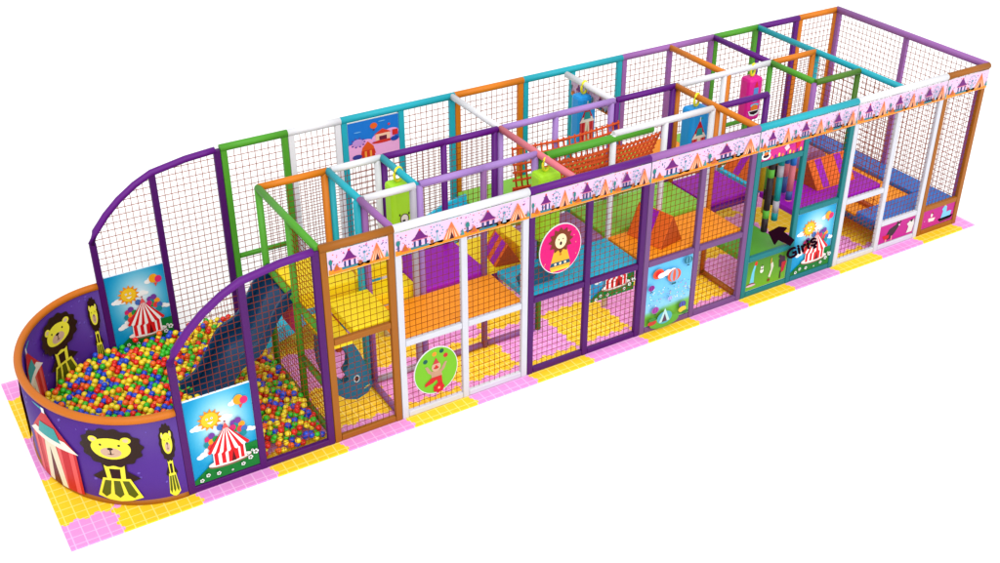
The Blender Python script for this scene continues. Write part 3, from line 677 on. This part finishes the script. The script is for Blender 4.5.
# wedges -------------------------------------------------------------------
def wedge(x, y, L, w, h, label, rz=0, n=2):
    t = thing('foam_wedge', (x,y,1.262), label, 'foam wedge', 'striped foam wedges on the decks'); t.rotation_euler.z = rz
    b = MB(); b.prism([(-w/2,0),(w/2,0),(0,h)], lambda u,v,d: (u,d,v), 0, L, .01); o = b.build('body', foam('blockorange'), t, (0,0,0)); o.location = (0,0,0)
    for e0, e1 in ((-.006,-.001),(L+.001,L+.006)):
        b = MB(); b.prism([(-w/2+.01,.005),(w/2-.01,.005),(0,h-.01)], lambda u,v,d: (u,d,v), e0, e1); o = b.build('end_panel', foam('blockbrown'), t, (0,0,0)); o.location = (0,0,0)
    for k in range(n):
        a = L*(k+.5)/n-.07
        b = MB(); sl = math.atan2(h, w/2)
        for s in (-1,1):
            nx, nz = s*math.sin(sl), math.cos(sl)
            q = [(s*w/2*(1-tt)+nx*.003, h*tt+nz*.003) for tt in (.04,.96)]
            i = len(b.v)
            b.v += [Vector((q[0][0],a,q[0][1])),Vector((q[0][0],a+.14,q[0][1])),Vector((q[1][0],a+.14,q[1][1])),Vector((q[1][0],a,q[1][1]))]
            b.face((i,i+1,i+2,i+3) if s < 0 else (i+3,i+2,i+1,i))
        o = b.build('stripe', foam('deckpurple'), t, (0,0,0)); o.location = (0,0,0)
    return t
wedge(7.70,.22,.66,.50,.48,'orange foam wedge with a purple stripe on the orange deck behind the mauve panel',.22,1)
wedge(10.85,.70,.85,.62,.42,'large orange foam wedge on the purple deck',-PI/2,2)
wedge(5.28,.96,.50,.42,.34,'orange foam wedge with purple stripes beside the yellow pad',-.15,2)
wedge(10.35,1.25,.6,.5,.35,'orange foam wedge on the light blue deck',0,1)
b = MB(); b.prism([(-.3+0,0)]+[(-.3*math.cos(PI*k/12),.28*math.sin(PI*k/12)) for k in range(1,12)]+[(.3,0)], lambda u,v,d: (11.5+u,1.15+d,1.25+v-.0), 0, .5)
tag(b.build('foam_arch', foam('deckmauve'), None, (11.5,1.4,1.25)), 'mauve half round foam arch behind the large orange wedge', 'foam arch')

# ================================================================== SLIDES
def slide(label, prof, y0, y1, col, ribs=0, h=.14):
    t = thing('slide', (prof[-1][0],(y0+y1)/2,0), label, 'slide')
    b = MB(); N = len(prof)
    for x, z in prof: b.v += [Vector((x,y0,z)), Vector((x,y1,z)), Vector((x,y1,z-.05)), Vector((x,y0,z-.05))]
    for k in range(N-1):
        a = 4*k; c = a+4
        for i in range(4): j = (i+1)%4; b.face((a+i,a+j,c+j,c+i), True)
    b.face((0,3,2,1)); b.face(tuple(4*(N-1)+i for i in range(4)))
    b.build('chute', foam(col,.3), t)
    for y in (y0,y1):
        b = MB()
        for x, z in prof: b.v += [Vector((x,y-.025,z+h)), Vector((x,y+.025,z+h)), Vector((x,y+.025,z-.07)), Vector((x,y-.025,z-.07))]
        for k in range(N-1):
            a = 4*k; c = a+4
            for i in range(4): j = (i+1)%4; b.face((a+i,a+j,c+j,c+i), i in (0,2))
        b.face((0,3,2,1)); b.face(tuple(4*(N-1)+i for i in range(4)))
        b.build('side_wall', foam(col,.3), t)
    return t
prof = []
for k in range(25):
    t_ = k/24; x = 2.0-1.35*t_; z = 1.68-1.42*t_+.085*math.sin(t_*PI*4)*(1-abs(2*t_-1)*.3); prof.append((x,z))
prof.append((.55,.23))
slide('wavy navy blue slide running down into the coloured balls', prof, 1.06, 1.86, 'navy')
prof = [(5.75-3.8*k/20, 1.27-1.0*k/20+.03*math.sin(k*.9)) for k in range(21)]
slide('long light blue slide along the back side', prof, 2.3, 3.0, 'cyan')
b = MB(); b.box((1.985,.98,1.15),(2.02,1.5,1.6),.005)
tag(b.build('foam_board', foam('hotpink'), None, (2,1.25,1.15)), 'hot pink board under the slide top', 'board')

# ================================================================== BAGS
def bag(x, y, z0, z1, col, label, style, w=.33, rz=0, bz=None):
    t = thing('punching_bag', (x,y,z0), label, 'punching bag', 'hanging padded bags with yellow loops'); t.rotation_euler.z = rz
    b = MB(); b.box((-w/2,-w*.4,0),(w/2,w*.4,z1-z0),.06); o = b.build('body', foam(col,.4), t, (0,0,0)); o.location = (0,0,0)
    b = MB(); q = []
    for k in range(17):
        a = 2*PI*k/16; q.append((.075*math.cos(a), .03*math.cos(a), z1-z0+.105+.10*math.sin(a)))
    b.tube(q, .02, 8, cap=False); o = b.build('loop', foam('loop',.4), t, (0,0,0)); o.location = (0,0,0)
    A = Art(lambda u, v, d: (u, -w*.4-.003-d, v)); H = z1-z0
    A2 = None
    if style == 'face':
        c = H*.50; A.ell(0,c,.07,.08,(90,70,30)); A.ell(.0,c,.055,.065,(250,246,236)); A.ell(-.01,c-.03,.025,.02,(30,20,30)); A.ell(-.07,c+.07,.012,.02,(70,60,20)); A.ell(.07,c+.07,.012,.02,(70,60,20))
    elif style == 'tent': art_tent(A, -.02, .44, .05, .62)
    elif style == 'candle':
        A.rect(-.05,H*.46,.05,H*.78,(90,150,220)); A.poly([(-.04,H*.8),(.04,H*.8),(.0,H*.94)],(226,30,40)); A.ell(0,H*.38,.09,.03,(110,200,230)); A.ell(0,H*.31,.08,.06,(240,130,30)); A.poly([(-.13,H*.26),(.13,H*.26),(.09,H*.15),(0,H*.12),(-.09,H*.15)],(250,250,250)); A.poly([(-.11,H*.245),(.11,H*.245),(.07,H*.18),(0,H*.155),(-.07,H*.18)],(30,8,20))
    o = A.build('print', None); o.parent = t; o.location = (0,0,0)
    return t
bag(3.82,1.45,1.75,2.78,'lime','lime green bag with a small face hanging from the turquoise beam','face',.34,.0)
bag(7.8,2.75,1.85,2.78,'bagblue','sky blue bag with a red tent hanging from the white beam at the back','tent',.33)
bag(9.0,1.42,1.80,2.78,'bagblue','sky blue bag with a red tent hanging from the long orange beam','tent',.36)
bag(10.62,Y2,2.02,2.78,'magenta','magenta bag with a candle and a wide grin hanging from the white rail','candle',.31)
bag(5.75,.72,1.7,2.76,'lime','lime green bag hanging from the rose pink beam, mostly hidden by the front banner','face',.36)
# short banner strip along the back white beam
b = MB(); b.box((7.86,1.97,2.60),(7.875,3.2,2.86)); t = b.build('printed_strip', foam('white'), None, (7.87,2.6,2.6)); tag(t, 'printed funfair strip hanging under the white beam behind the blue bag', 'banner')
A = Art(lambda u, v, d: (7.858-d, 5.17-u, v)); art_banner(A, 1.98, 3.19, 2.602, 2.858, 2); o = A.build('print', t)

# entrance poles -----------------------------------------------------------
def pole(x, y, z0, cols, label):
    t = thing('hanging_pole', (x,y,z0), label, 'padded pole', 'striped padded poles hanging in the entrance')
    z1 = 2.45; n = len(cols); z = z0
    for frac, c in cols:
        zz = z+frac*(z1-z0); b = MB(); b.tube([(x,y,z),(x,y,zz)], .052, 14); b.build('sleeve', foam(c), t); z = zz
    return t
PAL['black'] = (24,8,16); PAL['mustard'] = (190,160,20)
pole(9.46,.10,1.05,[(.17,'black'),(.10,'green'),(.40,'black'),(.10,'green'),(.23,'black')],'black and green striped pole hanging in the entrance, nearest the left side')
pole(9.86,.30,1.05,[(.10,'darkteal'),(.15,'grey'),(.30,'darkteal'),(.14,'grey'),(.31,'darkteal')],'teal and white striped pole hanging in the entrance')
pole(10.0,.52,1.2,[(.14,'black'),(.26,'brown'),(.16,'black'),(.44,'brown')],'brown and black striped pole hanging in the entrance')
pole(10.22,.40,1.12,[(.12,'rose'),(.12,'steelblue'),(.34,'rose'),(.14,'blue'),(.28,'rose')],'rose and blue striped pole hanging in the entrance, rightmost of the poles')
pole(9.62,.30,1.25,[(.2,'mustard'),(.15,'black'),(.3,'green'),(.35,'rose')],'slim multicoloured pole between the black and the teal ones in the entrance')
pole(10.3,.62,1.3,[(.25,'steelblue'),(.2,'rose'),(.3,'blue'),(.25,'brown')],'blue and rose pole hanging at the back right of the entrance')
pole(9.75,.55,1.5,[(1.0,'mustard')],'plain mustard pole hanging behind the striped ones in the entrance')

# whale rocker ------------------------------------------------------------
b = MB()
O_ = [(2.03,1.44),(2.01,1.2),(2.04,.95),(2.11,.70),(2.22,.48),(2.36,.34),(2.52,.28),(2.68,.33),(2.76,.44),(2.74,.56),(2.68,.80),(2.60,1.02),(2.51,1.22),(2.40,1.37),(2.28,1.46),(2.20,1.47)]
I_ = [(2.08,1.40),(2.07,1.2),(2.11,1.02),(2.17,.86),(2.24,.73),(2.30,.66),(2.36,.60),(2.42,.66),(2.38,.72),(2.36,.78),(2.42,.86),(2.44,.98),(2.41,1.09),(2.35,1.19),(2.27,1.26),(2.20,1.30)]
MPW = plane_y(.42)
for k in range(len(O_)-1): b.prism([O_[k],O_[k+1],I_[k+1],I_[k]], MPW, -.06, .06)
wh = b.build('elephant_cutout', foam('whale'), None, (2.4,.42,.3)); tag(wh, 'dark teal elephant cutout with raised trunk behind the brown panel', 'foam cutout')
A = Art(lambda u, v, d: (u, .356-d, v)); A.ell(2.53,.62,.045,.06,(190,200,200)); A.ell(2.53,.62,.03,.042,(20,30,40)); A.poly([(2.62,.42),(2.70,.44),(2.72,.47),(2.66,.455)],(220,220,120)); A.build('eye', wh)
b = MB(); b.prism([(5.08,1.38),(5.16,1.46),(5.3,1.44),(5.45,1.47),(5.62,1.40),(5.68,1.32),(5.56,1.28),(5.48,1.27),(5.12,1.27)], plane_y(.35), -.08, .08, .012)
tag(b.build('fish_cutout', foam('whale'), None, (5.4,.35,1.27)), 'dark teal fish shaped foam toy on the turquoise deck', 'foam toy')
# small circus board on the floor inside the purple panel
t = thing('circus_board', (6.5,.12,.8), 'small circus tent board hanging low behind the purple panel', 'board')
bb = MB(); bb.box((6.12,.055,.82),(6.9,.07,1.22)); bb.build('board', foam('white'), t)
A = Art(lambda u, v, d: (u, .053-d, v)); art_circus(A, 6.12, .82, .78, 1.0); A.build('print', t, clip=(6.125,6.895,.825,1.215))

# ================================================================== ROPE BRIDGE
t = thing('rope_bridge', (6.8,1.45,1.3), 'orange red rope bridge with net sides between the decks', 'rope bridge')
RM = foam('rope', .7)
x0, x1 = 5.92, 7.85
yb, yf, zt, zb = 1.86, 1.0, 2.60, 1.92
def sag(x): f = (x-x0)/(x1-x0); return -.05*math.sin(f*PI)
X_ = [x0+(x1-x0)*q/10 for q in range(11)]
b = MB()
for k in range(6): b.tube([(x, yb, zt-k*.13+sag(x)) for x in X_], .020, 6)
for k in range(20):
    x = x0+(x1-x0)*k/19; b.tube([(x-.02,yb,zt+.035+sag(x)),(x+.07,yb,zb+sag(x))], .014, 6)
b.build('side_net', RM, t)
b = MB(); xf = [x0+.15+(x1+.1-x0-.15)*q/10 for q in range(11)]
for k in range(8): b.tube([(x, yf+.03*k, 2.70-k*.085+sag(x)) for x in xf], .020, 6)
for k in range(26):
    x = xf[0]+(xf[-1]-xf[0])*k/25; b.tube([(x+.02,yf,2.73+sag(x)),(x-.14,yf+.25,zb+sag(x))], .017, 6)
b.build('side_net', RM, t)
b = MB()
for k in range(9):
    y = yf+.25+(yb-yf-.25)*k/8; b.tube([(x, y, zb+sag(x)) for x in X_], .017, 6)
for k in range(26):
    x = x0+(x1-x0)*k/25; b.tube([(x,yf+.25,zb+sag(x)),(x,yb,zb+sag(x))], .017, 6)
b.build('net_floor', RM, t)

# ================================================================== ENTRANCE ARROW + LETTERING
t = thing('entrance_sign', (10.0,-.06,.5), 'black cut out arrow and slanted lettering that reads Giris over the teal entrance panel', 'sign')
DM = mat_flat('sign_black', (30,6,20), .9, 0)
b = MB(); b.prism([(9.40,1.12),(9.62,1.16),(9.78,1.10),(9.72,1.05),(9.98,.83),(9.90,.74),(9.62,.93),(9.56,.86)], plane_y(-.055), 0, .03); b.build('arrow', DM, t)
cu = bpy.data.curves.new('t', 'FONT'); cu.body = 'Giri\u015f'; cu.size = .40; cu.extrude = .012; cu.offset = .004; cu.space_character = 1.02
to = bpy.data.objects.new('t', cu); COL.objects.link(to)
dg = bpy.context.evaluated_depsgraph_get(); me = bpy.data.meshes.new_from_object(to.evaluated_get(dg)); bpy.data.objects.remove(to)
xs_ = [v.co.x for v in me.vertices]; ymn = 0; ymx = .29
for v in me.vertices:
    u = (v.co.x-min(xs_))/(max(xs_)-min(xs_)); h = v.co.y/.29
    v.co = Vector((9.80+u*.62-.07*h+.10, -.075-v.co.z, .48+.12*u+h*.19)) - t.location
me.materials.append(DM); o = bpy.data.objects.new('lettering', me); COL.objects.link(o); o.parent = t

# ================================================================== BALLS
BC = [('red',(232,32,20)),('yellow',(250,222,40)),('green',(50,190,34)),('blue',(28,74,214)),('orange',(250,106,20))]
BM = [mat_flat('ball_'+n, c, .28, .45, .85) for n, c in BC]
R_ = .043
bm = bmesh.new(); bmesh.ops.create_icosphere(bm, subdivisions=2, radius=R_); ico_v = [v.co.copy() for v in bm.verts]; bm.verts.index_update(); ico_f = [tuple(v.index for v in f.verts) for f in bm.faces]; bm.free()
cam_p = Vector((-2.6108,-11.7818,9.9522))
def inside(x, y, m=.09):
    if y < .08 or y > 3.33: return False
    if x >= 0: return x < 1.93
    return (x/(EA-m))**2+((y-EY)/(EY-m))**2 < 1
balls = []
rnd = random.Random(11)
for layer, (zz, keep) in enumerate(((.17,1.0),(.228,.78),(.285,.22))):
    y = .05; row = 0
    while y < 3.4:
        x = -1.4+(row%2)*.045+layer*.022
        while x < 2.0:
            px, py = x+rnd.uniform(-.011,.011), y+rnd.uniform(-.011,.011)
            edge = min(1, max(0, (py-.02)/.35)) if px > .9 else 1
            if inside(px, py) and rnd.random() < keep*(edge if layer else .55+.45*edge):
                z = zz+rnd.uniform(-.014,.014)-.13*(1-edge)
                balls.append((px, py, max(R_, z), rnd.choice((0,0,1,1,1,2,2,3,3,4))))
            x += .090
        y += .078; row += 1
def visible(p):
    d = cam_p-p
    for k in range(1, 120):
        q = p+d*(k*.0035)
        if q.z > 1.4: return True
        if q.x >= 0 and q.y < 0: return q.x > 1.02
        if q.x < 0 and (q.x/EA)**2+((q.y-EY)/EY)**2 > 1: return q.z > 1.34
    return True
order = sorted(balls, key=lambda q: ((0 if (visible(Vector(q[:3])) and q[2] > .19 or q[1] < .3 and q[0] > 1.02 and q[2] > .05) else 1), (cam_p-Vector(q[:3])).length))
ind, rest = order[:300], order[300:]
bmeshes = []
for k, (n, c) in enumerate(BC):
    me = bpy.data.meshes.new('ball_'+n); me.from_pydata([tuple(v) for v in ico_v], [], ico_f); me.polygons.foreach_set('use_smooth', [True]*len(ico_f)); me.materials.append(BM[k]); bmeshes.append(me)
for x, y, z, c in ind:
    o = bpy.data.objects.new('play_ball', bmeshes[c]); COL.objects.link(o); o.location = (x,y,z)
    tag(o, 'small shiny %s plastic ball near the front of the ball pit' % BC[c][0], 'ball', '%s balls near the front of the ball pit' % BC[c][0])
b = MB()
for x, y, z, c in rest:
    i = len(b.v); p = Vector((x,y,z)); b.v += [v+p for v in ico_v]
    for f in ico_f: b.face(tuple(i+q for q in f), True, c)
tag(b.build('pit_balls', BM, None, (0,1.7,0)), 'mass of red, yellow, green, blue and orange plastic balls filling the pit', 'balls', None, 'stuff')

# ================================================================== LIGHT, CAMERA
w = bpy.data.worlds.new('World'); S.world = w; w.use_nodes = True
bg = w.node_tree.nodes['Background']; bg.inputs[0].default_value = (1,1,1,1); bg.inputs[1].default_value = 1.0
sd = bpy.data.lights.new('key_light', 'SUN'); sd.energy = .35; sd.angle = math.radians(25); sd.color = (1,.99,.97)
so = bpy.data.objects.new('key_light', sd); COL.objects.link(so); so.rotation_euler = (math.radians(8), math.radians(-10), 0)
fd = bpy.data.lights.new('front_fill', 'SUN'); fd.energy = 1.5; fd.angle = math.radians(35)  # added fill sun, carries light in from the front
fo = bpy.data.objects.new('front_fill', fd); COL.objects.link(fo); fo.rotation_euler = (math.radians(47), 0, math.radians(-28))
gd = bpy.data.lights.new('low_front_fill', 'SUN'); gd.energy = 1.0; gd.angle = math.radians(30)  # second added fill sun, set low to reach the floor beneath the decks
go = bpy.data.objects.new('low_front_fill', gd); COL.objects.link(go); go.rotation_euler = (math.radians(66), 0, math.radians(20))
for nm, cx_, cy_, w_, d_, z_, p_ in (('added_deck_fill_a',6.0,.98,5.9,1.7,1.13,44),('added_deck_fill_b',11.0,.5,1.8,.8,1.13,9),('added_deck_fill_c',2.5,.95,.9,1.7,1.45,7),('added_deck_fill_d',9.5,1.45,.9,.9,1.1,4)):  # added fill lights, unseen from above, brighten the floor below the decks
    al = bpy.data.lights.new(nm, 'AREA'); al.shape = 'RECTANGLE'; al.size = w_; al.size_y = d_; al.energy = p_
    ao = bpy.data.objects.new(nm, al); COL.objects.link(ao); ao.location = (cx_,cy_,z_)
cd = bpy.data.cameras.new('Camera'); co = bpy.data.objects.new('Camera', cd); COL.objects.link(co)
co.location = cam_p; co.rotation_euler = (1.0314,-.0013,-.5461); co.rotation_mode = 'XYZ'
cd.sensor_width = 36; cd.lens = 36*1190.57/1000; cd.clip_end = 500; cd.clip_start = .1
S.camera = co
S.view_settings.view_transform = 'Standard'; S.view_settings.look = 'None'; S.view_settings.exposure = 0; S.view_settings.gamma = 1
S.cycles.max_bounces = 10; S.cycles.diffuse_bounces = 8
